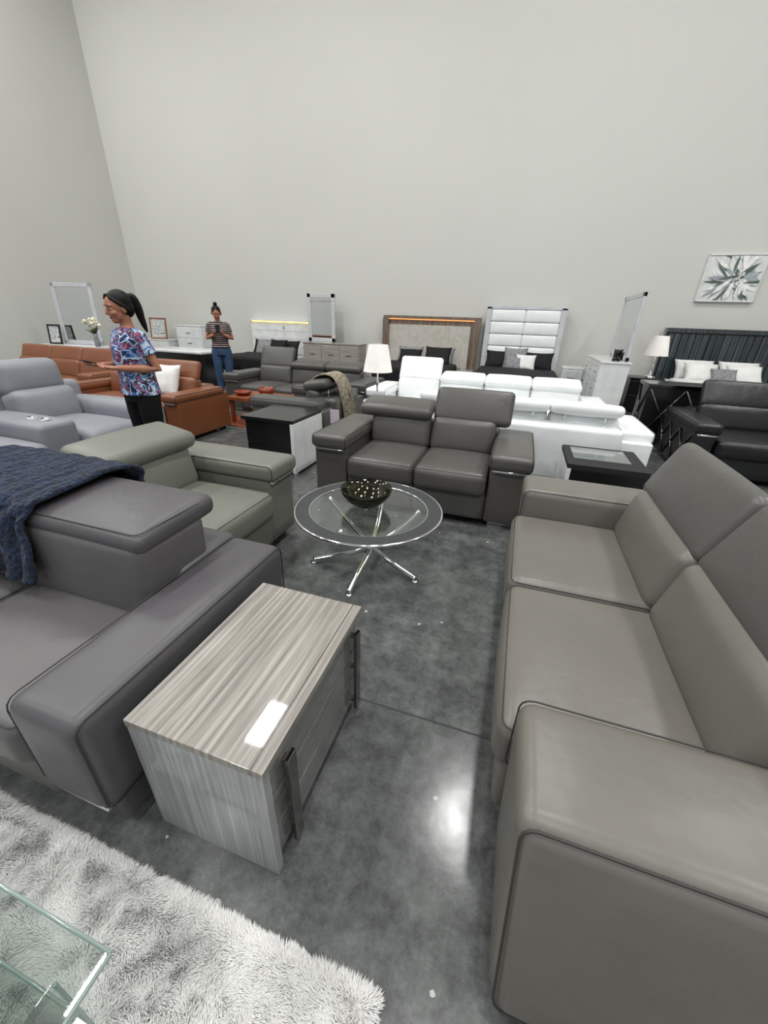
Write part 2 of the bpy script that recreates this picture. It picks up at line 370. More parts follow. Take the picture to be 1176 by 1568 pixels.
# ------------------------------------------------------------------ sofas
def sofa(name,loc,rz,W,mat,heads,aw=.3,D=1.02,sd=.56,ah=.62,sh=.455,arms=(1,1),chz=.5,armmat=None,seam=None,headmat=None,upH=.31,hw=.0,flare=0,rec=0,af=-.01,ahd=.1):
    g=group(name,loc,rz);am=armmat or mat;sm=seam or M_seam;hm=headmat or mat
    xl=aw if arms[0] else 0;xr=W-aw if arms[1] else W
    n=len(heads);sw=(xr-xl)/n
    rb('base',(xl-.01,.05,.05),(xr+.01,D-.03,.25),am,g,r=.015)
    rb('back_shell',(xl-.02 if arms[0] else 0,sd+.13,.06),(xr+.02 if arms[1] else W,D,min(.63,ah+.01)),am,g,r=.05)
    for s,on in ((0,arms[0]),(1,arms[1])):
        if not on:continue
        a0,a1=(0,aw) if s==0 else (W-aw,W)
        sg=-1 if s==0 else 1
        if flare:
            def tp(p,u,sg=sg):
                q=p.copy();k=(1-u[2])/2
                if u[0]*sg>0:q.x+=sg*flare*k*min(1,abs(u[0]))
                if u[1]<0:q.y+=rec*k*abs(u[1])
                return q
            rb('arm_%d'%(s+1),(a0,af,.04),(a1,D-ahd,ah),am,g,r=.045,puff=(.008,.0,.008),m=6,taper=tp)
            def tl(P):
                o=[]
                for (x,y,z) in P:
                    k=1-(z-.04)/(ah-.04);yy=y+(rec*k if y<.3 else 0);o.append((x+sg*flare*k,yy,z))
                return o
            xo=a0 if s==0 else a1
            tube('arm_piping_%d'%(s+1),tl(rectloop('x',xo+(.006 if s==0 else -.006),af+.012,D-ahd-.01,.06,ah-.014,.035)),.0032,sm,g,6,True)
        else:
            rb('arm_%d'%(s+1),(a0,af,chz),(a1,D-ahd,ah),am,g,r=.045 if ah-chz>.2 else .04,puff=(0.006,.0,.008),m=5)
            rb('arm_lower_%d'%(s+1),(a0+.012,.03,.05),(a1-.012,D-.03,chz+.03),am,g,r=.02)
            xo=a0 if s==0 else a1
            tube('arm_piping_%d'%(s+1),rectloop('x',xo+(.008 if s==0 else -.008),af+.008,D-ahd-.008,chz+.012,ah-.008,.035),.003,sm,g,6,True)
            rb('chrome_strip_%d'%(s+1),(a0+.03,af+.012,chz-.014),(a1-.03,.06,chz+.002),M_chrome,g,r=.003,m=0)
        xi=a1 if s==0 else a0
        tube('arm_piping_inner_%d'%(s+1),rectloop('x',xi+(-.010 if s==0 else .010),af+.008,D-ahd-.008,(chz if not flare else .3)+.012,ah-.006,.035),.0025,sm,g,6,True)
        rb('foot_front_%d'%(s+1),(a0+.05,.1,0),(a1-.05,.125,.06),M_chrome,g,r=.003,m=0)
        rb('foot_back_%d'%(s+1),(a0+.05,D-.12,0),(a1-.05,D-.095,.07),M_chrome,g,r=.003,m=0)
    if not arms[0]:rb('foot_side',(.05,.08,0),(.09,D-.1,.06),M_chrome,g,r=.003,m=0)
    if not arms[1]:rb('foot_side_r',(W-.09,.08,0),(W-.05,D-.1,.06),M_chrome,g,r=.003,m=0)
    for i,hd in enumerate(heads):
        x0=xl+i*sw;x1=x0+sw
        rb('seat_front_%d'%(i+1),(x0+.003,.012,.06),(x1-.003,.2,sh-.1),mat,g,r=.03)
        rb('seat_%d'%(i+1),(x0+.002,-.02,sh-.19),(x1-.002,sd+.12,sh),mat,g,r=.05,puff=(0,.012,.022),m=7)
        tube('seat_seam_%d'%(i+1),rectloop('z',sh-.012,x0+.012,x1-.012,-.008,sd+.1,.03),.002,sm,g,6,True)
        h0=x0-(hw if i==0 else 0);h1=x1+(hw if i==n-1 else 0)
        if hd!='block':rb('back_pad_%d'%(i+1),(x0+.003,sd+.02,sh-.05),(x1-.003,sd+.2,.72),mat,g,r=.06,puff=(0,.02,.0),rot=RX(-14),m=6)
        if hd=='up':
            rb('headrest_%d'%(i+1),(h0+.002,sd+.135,.665),(h1-.002,sd+.235,.665+upH),hm,g,r=.045,puff=(0,.012,.004),rot=RX(-24),m=6)
            for xx in (x0+.15,x1-.15):tube('hinge',[(xx,sd+.24,.6),(xx,sd+.22,.78)],.008,M_chrome,g)
        elif hd=='down':
            rb('headrest_%d'%(i+1),(h0-.0,sd+.0,.705),(h1+.0,sd+.33,.815),hm,g,r=.052,puff=(0,.0,.016),rot=RX(10),m=6)
            for xx in (x0+.15,x1-.15):tube('hinge',[(xx,sd+.3,.58),(xx,sd+.28,.74)],.008,M_chrome,g)
        elif hd=='block':
            rb('back_pad_%d'%(i+1),(x0+.003,sd-.01,sh-.06),(x1-.003,sd+.34,.74),mat,g,r=.05,puff=(0,.012,.0),rot=RX(-2),m=6)
            rb('headrest_%d'%(i+1),(x0+.002,sd+.0,.69),(x1-.002,sd+.42,.785),hm,g,r=.04,puff=(0,.0,.014),rot=RX(3),m=6)
            tube('headrest_piping_%d'%(i+1),rectloop('z',.778,x0+.014,x1-.014,sd+.02,sd+.405,.03),.0022,sm,g,6,True)
    return g
# A : right foreground loveseat, facing -X
sofa('leather_sofa',(.13,2.66,0),-pi/2,2.16,L_taupe,['up','up'],aw=.32,seam=M_seam,D=1.05,upH=.33,headmat=L_taupe2,sd=.535,ah=.61,flare=.12,rec=.03,af=.012,hw=.05)
# B : loveseat facing camera
sofa('leather_sofa',(-1.59,2.93,0),0,1.81,L_char,['down','up'],aw=.32,hw=.11)
# C : olive armchair facing +X
sofa('leather_armchair',(-1.43,1.42,0),pi/2,.96,L_olive,['down'],aw=.32,arms=(0,1),hw=.03)
# D : near left sofa
gD=sofa('leather_sofa',(-3.215,.375,0),0,2.30,L_slateL,['block','block','block'],aw=.27,D=1.0,sd=.49,ah=.55,sh=.43,arms=(0,1),chz=.17,armmat=L_slate,headmat=L_slate,ahd=.02)
# G and F charcoal pair
gG=sofa('leather_sofa',(-3.05,5.4,0),-pi/2,1.3,L_dark,['down'],aw=.3)
sofa('leather_sofa',(-4.75,5.75,0),0,2.6,L_dark,['up','down','down'],aw=.32,upH=.36)
# white pair
sofa('white_leather_sofa',(1.32,5.13,0),pi,2.6,L_white,['down','down','down'],aw=.3,D=.98,seam=M_seamL)
sofa('white_leather_sofa',(-2.05,5.45,0),0,3.2,L_white,['up','down','down','down'],aw=.3,D=1.0,seam=M_seamL,upH=.36)
# cognac
sofa('cognac_leather_sofa',(-5.85,3.8,0),0,1.98,L_orange,['up','up'],aw=.24,upH=.26,ah=.6,D=1.0)
sofa('cognac_leather_sofa',(-8.9,4.5,0),0,2.8,L_orange,['up','up','up'],aw=.3,upH=.26,D=1.0)
# black armchair with diamond side panel
g=sofa('black_leather_armchair',(1.90,5.0,0),0,1.6,L_black,['up'],aw=.24,D=1.2,sd=.7,upH=.32,ah=.62)
def diamonds(g,axis,v,a0,a1,b0,b1,na,nb,r=.012):
    bm=bmesh.new()
    for i in range(na):
        for j in range(nb):
            p0=a0+(a1-a0)*i/na;p1=a0+(a1-a0)*(i+1)/na;q0=b0+(b1-b0)*j/nb;q1=b0+(b1-b0)*(j+1)/nb
            for (a,b),(c,d) in (((p0,q0),(p1,q1)),((p0,q1),(p1,q0))):
                P=[(v,a,b),(v,c,d)] if axis=='x' else [(a,v,b),(c,v,d)]
                tubebm(bm,P,r,6)
    fin(bm,'relief_pattern',M_dkmetal,g)
diamonds(g,'x',.005,.08,1.14,.09,.47,3,1,.013)
# blue throw over D
t=drape('blue_throw_blanket',[(1.395,.42),(1.395,.62),(1.35,.80),(1.15,.825),(.95,.815),(.86,.79),(.825,.64),(.80,.50)],-2.5,-1.70,M_throwblue,None,amp=.02,th=.024,nx=44,freq=7)
gt=group('woven_throw_blanket',(-3.05,5.4,0),-pi/2)
drape('cloth',[(-.02,.50),(.3,.50),(.53,.54),(.57,.72),(.70,.85),(.88,.86),(1.0,.72),(1.05,.45),(1.06,.2)],.5,.85,M_throwbe,gt,amp=.012,th=.012)

# light grey recliner sofa, facing +X
g=group('reclining_sofa',(-3.55,.76,0),pi/2)
rb('base',(0,.08,.06),(2.5,1.3,.3),L_lgrey,g,r=.03)
for i,(x0,x1) in enumerate(((.0,.65),(.66,1.4),(1.73,2.32))):
    rb('footrest_%d'%i,(x0,.0,.1),(x1,.2,.42),L_lgrey,g,r=.07,puff=(0,.02,0))
    rb('seat_%d'%i,(x0,.03,.28),(x1,1.0,.5),L_lgrey,g,r=.08,puff=(0,.01,.035),m=6)
    rb('lower_back_%d'%i,(x0,.85,.42),(x1,1.12,.78),L_lgrey,g,r=.08,puff=(0,.03,0),rot=RX(-10),m=6)
    rb('headrest_%d'%i,(x0,1.0,.72),(x1,1.2,1.04),L_lgrey,g,r=.08,puff=(0,.03,0.01),rot=RX(-8),m=6)
rb('console_arm',(1.4,.15,.1),(1.73,1.05,.62),L_lgrey,g,r=.05,puff=(0,0,.01))
for yy in (.3,.46):
    lathe('cup_holder',[(.0,.0),(.036,.0),(.04,.01),(.045,.012),(.045,0)],M_chrome,g,(1.565,yy,.626),24)
rb('arm_end',(2.3,.0,.08),(2.6,1.2,.64),L_lgrey,g,r=.09,puff=(0,0,.02),m=6)
rb('back_end',(1.75,1.15,.1),(2.58,1.32,.8),L_lgrey,g,r=.07,puff=(0,.02,.0),m=6)

# ------------------------------------------------------------------ drawer cabinet (front centre)
g=group('drawer_end_table',(-.87,.46,0))
W_,D_,h_=.44,.665,.5
sb('top',(0,0,h_-.026),(W_,D_,h_),M_grain,g,r=.002)
sb('front_side_panel',(0.002,.002,0.0),(W_-.035,.03,h_-.026),M_grainside,g,r=.002)
sb('rear_side_panel',(0.002,D_-.03,0.0),(W_-.035,D_-.002,h_-.026),M_grainside,g,r=.002)
sb('side_leg_front',(W_-.036,.002,0),(W_-.004,.03,h_-.026),M_grainside,g,r=.002)
sb('back_panel',(0.002,.03,.0),(.02,D_-.03,h_-.026),M_grainside,g,r=.002)
sb('carcass',(.02,.03,.05),(W_-.035,D_-.03,h_-.03),M_blackm,g,r=.001)
for i,(z0,z1) in enumerate(((.055,.185),(.195,.325),(.335,.465))):
    sb('drawer_%d'%(i+1),(W_-.036,.034,z0),(W_-.012,D_-.03,z1),M_draw,g,r=.002)
sb('top_groove',(W_-.036,.0,h_-.0005),(W_-.033,D_,h_+.0006),M_black,g,r=.0002)
for i,(y0,) in enumerate(((.085,),(D_-.09,))):
    sb('handle_bar_%d'%(i+1),(W_+.002,y0,.03),(W_+.016,y0+.04,.43),M_handle,g,r=.002)
    for zz in (.06,.25,.41):sb('handle_post',(W_-.014,y0+.008,zz),(W_+.006,y0+.026,zz+.012),M_handle,g,r=.001)

# ------------------------------------------------------------------ round glass coffee table
g=group('round_glass_coffee_table',(-.77,2.13,0))
lathe('glass_top',[(0,.408),(.378,.408),(.378,.417),(0,.417)],M_glass,g,n=72,smooth=False)
lathe('grey_ring',[(.378,.404),(.462,.404),(.462,.4195),(.378,.4195),(.378,.404)],M_ring,g,n=72,smooth=False)
tube('chrome_rim',[(.466*math.cos(a),.466*math.sin(a),.412) for a in [2*pi*i/72 for i in range(72)]],.009,M_chrome,g,8,True)
tube('chrome_inner_rim',[(.376*math.cos(a),.376*math.sin(a),.414) for a in [2*pi*i/72 for i in range(72)]],.005,M_chrome,g,8,True)
for i,a in enumerate((math.radians(200),math.radians(345),math.radians(272),math.radians(80))):
    c,s=math.cos(a),math.sin(a);p=Vector((-s,c,0))*.02
    P=[Vector((c*.37,s*.37,.019)),Vector((c*.22,s*.22,.057))+p*.3,Vector((c*.04,s*.04,.115))+p,Vector((-c*.16,-s*.16,.24))+p,Vector((-c*.33,-s*.33,.40))]
    bm=bmesh.new();tubebm(bm,catmull(P,8),.0185,12)
    fin(bm,'leg_%d'%(i+1),M_chrome,g)
    lathe('foot_%d'%(i+1),[(0,0),(.022,0),(.022,.008),(0,.01)],M_chrome,g,(c*.37,s*.37,0),20)
lathe('hub',[(0,.09),(.03,.09),(.035,.11),(.03,.14),(0,.14)],M_dkmetal,g,n=24)
g=group('glass_bowl',(-.80,2.16,.42))
lathe('bowl',[(0,0.0),(.06,0.0),(.075,.01),(.12,.04),(.155,.085),(.165,.12),(.157,.12),(.147,.088),(.112,.047),(.07,.02),(0,.014)],M_glassbowl,g,n=24)

# ------------------------------------------------------------------ side tables
g=group('black_white_side_table',(-2.63,3.37,0))
sb('top',(0,0,.545),(.6,.64,.58),M_black,g);sb('white_side',(.565,.0,.03),(.6,.64,.545),M_white,g)
sb('black_body',(.03,.03,.06),(.565,.61,.545),M_black,g)
sb('foot_1',(.565,.02,0),(.598,.05,.03),M_chrome,g);sb('foot_2',(.565,.59,0),(.598,.62,.03),M_chrome,g)
sb('foot_3',(.04,.04,0),(.08,.08,.06),M_chrome,g);sb('foot_4',(.04,.56,0),(.08,.6,.06),M_chrome,g)
sb('drawer_line',(.05,.022,.3),(.55,.03,.31),M_dkmetal,g,r=.001)
g=group('black_white_end_table',(.5,3.36,0))
sb('top_frame',(0,0,.46),(.6,.6,.5),M_blackm,g)
sb('top_inset',(.06,.18,.497),(.5,.54,.503),mk('grey_stone_inset',(96,101,101),.12,coat=.5),g,r=.001)
sb('white_leg_panel',(-.0,.0,.0),(.035,.6,.46),M_white,g)
sb('black_leg_panel',(.565,.0,.0),(.6,.6,.46),M_black,g)
sb('apron',(.03,.0,.36),(.57,.03,.46),M_black,g);sb('shelf',(.03,.03,.1),(.57,.57,.13),M_black,g)

g=group('round_pedestal_table',(-1.62,4.72,0))
lathe('top',[(0,.57),(.17,.57),(.175,.585),(.17,.6),(0,.6)],M_white,g);lathe('stem',[(.025,.02),(.025,.57)],M_chrome,g,n=20)
lathe('foot',[(0,0),(.14,0),(.14,.015),(.02,.03),(0,.03)],M_chrome,g)
def lamp(loc,s=1):
    g=group('table_lamp',loc)
    lathe('base',[(0,0),(.09*s,0),(.09*s,.012),(.05*s,.03),(.014*s,.06),(.01*s,.16),(.024*s,.2),(.01*s,.24),(.008*s,.36*s),(0,.36*s)],M_chrome,g,n=28)
    lathe('shade',[(.175*s,.34*s),(.115*s,.64*s)],M_shade,g,n=40)
    lathe('finial',[(0,.64*s),(.008,.65*s),(.008,.67*s),(0,.68*s)],M_chrome,g,n=12)
lamp((-1.62,4.72,.6))

# ------------------------------------------------------------------ wood coffee table + rug + bowls
sb('patterned_area_rug',(-4.3,4.86,0),(-3.12,5.68,.012),M_rugor,None,r=.004)
g=group('wood_coffee_table',(-4.1,4.98,.012))
sb('top',(0,0,.34),(.85,.6,.39),M_woodor,g)
for i,(a,b) in enumerate(((.03,.03),(.77,.03),(.03,.52),(.77,.52))):sb('leg_%d'%i,(a,b,0),(a+.05,b+.05,.34),M_woodor,g)
g=group('terracotta_bowl',(-3.6,5.3,.402));lathe('bowl',[(0,0),(.06,0),(.11,.05),(.12,.12),(.11,.12),(.1,.06),(.05,.015),(0,.015)],M_pot,g,n=30)
g=group('wide_terracotta_bowl',(-3.95,5.2,.402));lathe('bowl',[(0,0),(.07,0),(.12,.03),(.13,.06),(.12,.06),(.1,.035),(0,.012)],M_pot,g,n=30)

# ------------------------------------------------------------------ beds
def bed(name,x0,x1,yf,yh,hgt,bedmat,framemat,pil,sheet=None,foot=None):
    g=group(name,(x0,yf,0));W=x1-x0;D=yh-yf
    rb('frame',(0,.0,.06),(W,D,.32),framemat,g,r=.02)
    for i,(a,b) in enumerate(((.05,.05),(W-.11,.05),(.05,D-.15),(W-.11,D-.15))):sb('leg_%d'%i,(a,b,0),(a+.06,b+.06,.07),M_blackm,g)
    rb('mattress',(.03,.03,.28),(W-.03,D-.02,hgt-.04),sheet or M_offwhite,g,r=.05)
    def tp(p,u):
        q=p.copy();q.z+=.016*noise.noise(Vector((p.x*5,p.y*5,W)));return q
    rb('comforter',(-.015,-.02,.3),(W+.015,D*.74,hgt+.02),bedmat,g,r=.07,puff=(0,0,.03),m=14,taper=tp)
    for i,(px,py,pz,pw,ph,pt,pm,tilt) in enumerate(pil):
        pillow('pillow_%d'%i,(px,D-py,hgt+pz),pw,ph,pt,pm,g,rot=RX(tilt))
    return g
g=bed('walnut_panel_bed',-2.95,-1.38,8.2,10.1,.62,M_blackfab,M_greyw,[(.4,.3,.16,.62,.42,.16,M_greyfab,-35),(1.15,.3,.16,.62,.42,.16,M_greyfab,-35),(.45,.5,.14,.55,.38,.15,M_blackfab,-40),(1.1,.5,.18,.62,.46,.15,M_blackfab,-38)])
ox=-.38;W=2.3
sb('headboard_back',(ox,1.95,0),(ox+W,2.12,1.55),M_walnut,g)
sb('headboard_stone',(ox+.12,1.93,.5),(ox+W-.2,1.95,1.42),M_marble,g)
sb('headboard_cap',(ox-.02,1.9,1.55),(ox+W+.02,2.12,1.61),M_walnut,g)
sb('led_strip',(ox+.05,1.915,1.525),(ox+W-.05,1.94,1.55),M_ledo,g,r=.001)
for i in range(1,4):sb('stone_joint_%d'%i,(ox+.12+i*.495,1.925,.5),(ox+.125+i*.495,1.932,1.42),M_silver,g,r=.0005)
for s,a in (('l',ox-.02),('r',ox+W-.12)):sb('side_post_'+s,(a,1.85,0),(a+.14,2.0,1.55),M_walnut,g)
sb('side_shelf_l',(ox,1.5,.25),(ox+.36,1.93,.5),M_greyw,g);sb('side_shelf_r',(ox+W-.34,1.5,.25),(ox+W,1.93,.5),M_greyw,g)
g=bed('white_tufted_bed',-.86,.72,8.2,10.12,.62,M_blackfab,M_white,[(.4,.28,.16,.66,.42,.16,M_blackfab,-30),(1.2,.28,.16,.66,.42,.16,M_blackfab,-30),(.72,.45,.2,.5,.5,.16,M_greyfab,-25),(.95,.62,.15,.42,.36,.14,M_offwhite,-30),(.7,.68,.12,.34,.3,.14,M_greyfab,-35)])
hbm=bmesh.new()
for k in range(5):
    for j in range(2):
        z0=.55+k*.25
        rboxbm((.06+j*.73,1.93,z0),(.06+(j+1)*.73,2.06,z0+.245),.03,(0,.02,0),None,2,hbm)
fin(hbm,'tufted_panels',L_white,g)
sb('headboard_board',(0.0,2.0,0),(1.58,2.12,1.82),M_white,g)
for s,a in (('l',-.05),('r',1.52)):sb('mirror_strip_'+s,(a,1.93,0),(a+.11,2.08,1.84),M_silver,g)
sb('top_strip',(-.05,1.93,1.8),(1.63,2.08,1.86),M_silver,g)
rb('sequin_footboard',(-.03,-.08,.12),(1.61,.0,.5),M_glitz,g,r=.02)
g=bed('black_slat_bed',2.85,4.5,8.1,10.1,.62,M_offwhite,M_black,[(.45,.3,.17,.7,.46,.2,M_offwhite,-35),(1.2,.3,.17,.7,.46,.2,M_offwhite,-35),(.5,.55,.15,.6,.42,.2,M_offwhite,-40),(1.2,.55,.15,.6,.42,.2,M_offwhite,-40),(.82,.72,.13,.44,.3,.14,M_greyfab,-40)])
sb('headboard_back',(-.1,2.12,0),(2.4,2.22,1.5),M_black,g)
for i in range(20):sb('slat_%d'%i,(-.08+i*.124,2.08,.3),(-.08+i*.124+.112,2.13,1.44),M_dkslat,g,r=.006)
sb('headboard_cap',(-.13,2.05,1.46),(2.43,2.24,1.54),M_dkslat,g)
g=bed('white_lit_headboard_bed',-7.0,-5.5,8.3,10.1,.6,M_blackfab,M_white,[(.4,.3,.16,.62,.42,.16,M_blackfab,-30),(1.15,.3,.16,.62,.42,.16,M_blackfab,-30),(.55,.5,.16,.5,.42,.15,M_greyfab,-30),(.95,.5,.18,.5,.42,.15,M_blackfab,-30)])
sb('headboard',(-.25,1.95,0),(1.72,2.12,1.38),M_white,g);sb('headboard_rim',(-.25,1.9,1.38),(1.72,2.12,1.42),M_white,g)
sb('led_strip',(-.2,1.925,1.355),(1.67,1.95,1.38),M_led,g,r=.001)
for i in range(4):sb('panel_line_%d'%i,(-.25,1.945,.55+i*.2),(1.72,1.951,.556+i*.2),M_silver,g,r=.0005)
sb('panel_split',(.77,1.944,.5),(.776,1.951,1.35),M_silver,g,r=.0005)
sb('emblem',(.74,1.93,1.22),(.81,1.95,1.29),M_silver,g,r=.003)

# ------------------------------------------------------------------ case goods + mirrors
def chest(name,x0,x1,y0,y1,h,mat,rows,cols,face='-y',dm=None,hm=None):
    g=group(name,(x0,y0,0));W=x1-x0;D=y1-y0;dm=dm or mat
    sb('carcass',(0,0,.05),(W,D,h-.03),mat,g);sb('top',(-.015,-.015,h-.03),(W+.015,D+.0,h),mat,g)
    sb('plinth',(.03,.03,0),(W-.03,D-.03,.05),M_blackm,g)
    for r in range(rows):
        for c in range(cols):
            z0=.08+(h-.13)*r/rows;z1=.08+(h-.13)*(r+1)/rows-.012
            if face=='-y':
                a0=.02+(W-.04)*c/cols;a1=.02+(W-.04)*(c+1)/cols-.012
                sb('drawer_%d_%d'%(r,c),(a0,-.016,z0),(a1,.004,z1),dm,g)
                sb('pull_%d_%d'%(r,c),((a0+a1)/2-.07,-.034,(z0+z1)/2-.006),((a0+a1)/2+.07,-.016,(z0+z1)/2+.006),hm or M_brush,g,r=.002)
            else:
                a0=.02+(D-.04)*c/cols;a1=.02+(D-.04)*(c+1)/cols-.012
                sb('drawer_%d_%d'%(r,c),(-.016,a0,z0),(.004,a1,z1),dm,g)
                sb('pull_%d_%d'%(r,c),(-.034,(a0+a1)/2-.07,(z0+z1)/2-.006),(-.016,(a0+a1)/2+.07,(z0+z1)/2+.006),hm or M_brush,g,r=.002)
    return g
def mirror(name,loc,w,h,rz,tilt=0,fw=.07,fm=None):
    g=group(name,loc,rz);g.rotation_euler=(math.radians(tilt),0,rz)
    fm=fm or M_silver
    sb('glass',(-w/2+fw*.5,-.012,fw*.5),(w/2-fw*.5,.0,h-fw*.5),M_mirror,g,r=.001)
    sb('backing',(-w/2+.01,.0,.01),(w/2-.01,.015,h-.01),M_black,g,r=.001)
    for n,a,b in (('l',(-w/2,0),(-w/2+fw,h)),('r',(w/2-fw,0),(w/2,h)),('b',(-w/2,0),(w/2,fw)),('t',(-w/2,h-fw),(w/2,h))):
        sb('frame_'+n,(a[0],-.03,a[1]),(b[0],.02,b[1]),fm,g,r=.006)
    return g
chest('silver_nightstand',.88,1.26,9.6,10.05,.72,M_white,2,1,dm=M_silver)
chest('white_dresser',1.32,1.77,8.0,9.85,.98,M_white,3,3,face='-x')
mirror('dresser_mirror',(1.74,8.9,.982),1.45,1.06,-pi/2,0,.07,M_silver)
chest('black_nightstand',2.06,2.62,9.0,9.5,.66,M_black,2,1)
lamp((2.42,9.25,.66),1.15)
g=group('decor_figurine',(1.56,8.15,.98))
pillow('leaf_1',(0,0,.1),.14,.2,.05,M_dkmetal,g,RX(10));pillow('leaf_2',(.03,.04,.08),.16,.14,.05,M_black,g);lathe('foot',[(0,0),(.05,0),(.05,.02),(0,.02)],M_dkmetal,g,n=20)
chest('grey_wood_dresser',-5.25,-3.75,9.5,9.98,.95,M_greyw,2,3,dm=M_greyw)
g=mirror('arched_dresser_mirror',(-4.93,9.93,.952),.74,1.08,0,0,.09)
sb('carved_crest',(-.3,-.035,.9),(.3,-.01,.93),M_greyw,g)
chest('white_chest_of_drawers',-9.35,-8.5,9.7,10.15,1.2,M_white,4,1)
chest('white_sideboard',-10.3,-8.6,6.7,7.2,.78,M_white,2,3)
mirror('tall_dresser_mirror',(-9.5,7.08,.79),1.0,1.22,math.radians(8),-3,.08)
g=group('flower_vase',(-8.8,6.85,.78))
lathe('vase',[(0,0),(.05,0),(.06,.1),(.035,.2),(.05,.26),(.045,.26),(.03,.2),(0,.02)],M_greyfab,g,n=24)
fl=bmesh.new();random.seed(3)
for i in range(26):
    a=random.uniform(0,2*pi);r=random.uniform(.02,.16);z=random.uniform(.36,.56)
    m=Matrix.Translation((r*math.cos(a),r*math.sin(a),z))@Matrix.Scale(random.uniform(.02,.04),4)
    bmesh.ops.create_icosphere(fl,subdivisions=1,radius=1,matrix=m)
fin(fl,'blossoms',mk('cream_blossom',(222,218,195),.8),g)
lf=bmesh.new()
for i in range(16):
    a=random.uniform(0,2*pi);r=random.uniform(.05,.17);z=random.uniform(.3,.5)
    tubebm(lf,[(0,0,.22),(r*.4*math.cos(a),r*.4*math.sin(a),.22+.6*(z-.22)),(r*math.cos(a),r*math.sin(a),z)],[.004,(.014,.003),.002],6)
fin(lf,'leaves',mk('leaf_green',(60,84,42),.6),g)
def frame(name,loc,w,h,rz,mat,art,tilt=-8):
    g=group(name,loc,rz);g.rotation_euler=(math.radians(tilt),0,rz)
    sb('art',(-w/2+.02,-.006,.02),(w/2-.02,.004,h-.02),art,g,r=.001)
    for n,a,b in (('l',(-w/2,0),(-w/2+.03,h)),('r',(w/2-.03,0),(w/2,h)),('b',(-w/2,0),(w/2,.03)),('t',(-w/2,h-.03),(w/2,h))):
        sb('frame_'+n,(a[0],-.018,a[1]),(b[0],.014,b[1]),mat,g,r=.002)
frame('picture_frame',(-9.98,6.8,.785),.28,.4,.3,M_black,M_photo)
chest('corner_console',-10.6,-9.6,9.6,10.1,.8,M_white,1,3)
frame('picture_frame',(-10.1,9.8,.805),.5,.55,.2,M_woodor,M_photo)
g=group('white_top_desk',(-7.9,7.2,0))
rb('top',(0,0,.72),(1.5,.8,.78),M_white,g,r=.02);rb('black_body',(.08,.06,.0),(1.42,.74,.72),M_black,g,r=.01)
# canvas painting on the wall
g=group('canvas_painting',(3.1,WY-.045,2.04))
sb('canvas',(0,0,0),(.93,.045,.76),M_art,g,r=.004)
def leafm(name,c1):return mk(name,c1,.6,vs=12,var=.2)
pm=[leafm('petal_pale',(218,220,218)),leafm('petal_grey',(150,158,164)),leafm('petal_white',(226,226,222)),leafm('petal_green',(84,98,92))]
bms=[bmesh.new() for _ in pm]
random.seed(11)
for i in range(60):
    a=i*2.4;q=(0,3,1,0,2,3,1,2,3)[i%9]
    l=random.uniform(.25,.58) if q!=3 else random.uniform(.25,.55)
    cx,cz=.55+random.uniform(-.1,.1),.36+random.uniform(-.1,.1)
    dx,dz=math.cos(a),math.sin(a);nx,nz=-dz,dx;w_=random.uniform(.02,.06) if q!=3 else .024;yy=-.002-.0004*i
    def cl(x,z):return (max(.01,min(.92,x)),yy,max(.01,min(.75,z)))
    pts=[cl(cx+dx*.02,cz+dz*.02),cl(cx+dx*l*.35+nx*w_*.8,cz+dz*l*.35+nz*w_*.8),cl(cx+dx*l*.65+nx*w_,cz+dz*l*.65+nz*w_),cl(cx+dx*l,cz+dz*l),cl(cx+dx*l*.65-nx*w_,cz+dz*l*.65-nz*w_),cl(cx+dx*l*.35-nx*w_*.8,cz+dz*l*.35-nz*w_*.8)]
    try:bms[q].faces.new([bms[q].verts.new(p) for p in pts])
    except Exception:pass
for b_,m_ in zip(bms,pm):fin(b_,'petals',m_,g,False)
for n,a,b in (('l',(-.015,-.015),(0,.775)),('r',(.93,-.015),(.945,.775)),('b',(-.015,-.015),(.945,0)),('t',(-.015,.76),(.945,.775))):
    sb('frame_'+n,(a[0],-.015,a[1]),(b[0],.045,b[1]),M_white,g,r=.002)
g=group('geometric_front_chest',(1.72,6.4,0))
sb('carcass',(0,0,.05),(1.3,.45,.8),M_black,g);sb('top',(-.02,-.02,.8),(1.32,.46,.84),M_dkmetal,g);sb('plinth',(.03,.03,0),(1.27,.42,.05),M_blackm,g)
diamonds(g,'y',-.006,.02,1.28,.08,.78,3,1);diamonds(g,'x',-.006,.02,.43,.08,.78,1,1)
sb('price_tag',(-1.95,4.06,.42),(-1.84,4.064,.58),mk('tag_card',(185,172,182),.6),None,r=.001)
pillow('white_throw_pillow',(-4.5,4.32,.68),.46,.44,.16,M_offwhite,None,RX(-22))

# ------------------------------------------------------------------ shag rug
RX0,RX1,RY0,RY1=-2.4,-.07,-1.1,.335
g=group('shag_rug')
bm=bmesh.new();nx,ny=160,110;gr=[]
def rugz(x,y):
    e=min(1,min(x-RX0,RX1-x,y-RY0,RY1-y)/.05);e=max(0,e)
    return .004+(.022+.012*noise.noise(Vector((x*9,y*9,0)))+.006*noise.noise(Vector((x*30,y*30,3))))*e**.5
for i in range(nx+1):
    r=[]
    for j in range(ny+1):
        x=RX0+.012+(RX1-RX0-.024)*i/nx;y=RY0+.012+(RY1-RY0-.024)*j/ny
        r.append(bm.verts.new((x,y,rugz(x,y))))
    gr.append(r)
for i in range(nx):
    for j in range(ny):bm.faces.new((gr[i][j],gr[i+1][j],gr[i+1][j+1],gr[i][j+1]))
fin(bm,'pile_base',M_fur,g)
vs=[];fs=[]
N1,N2=240000,50000
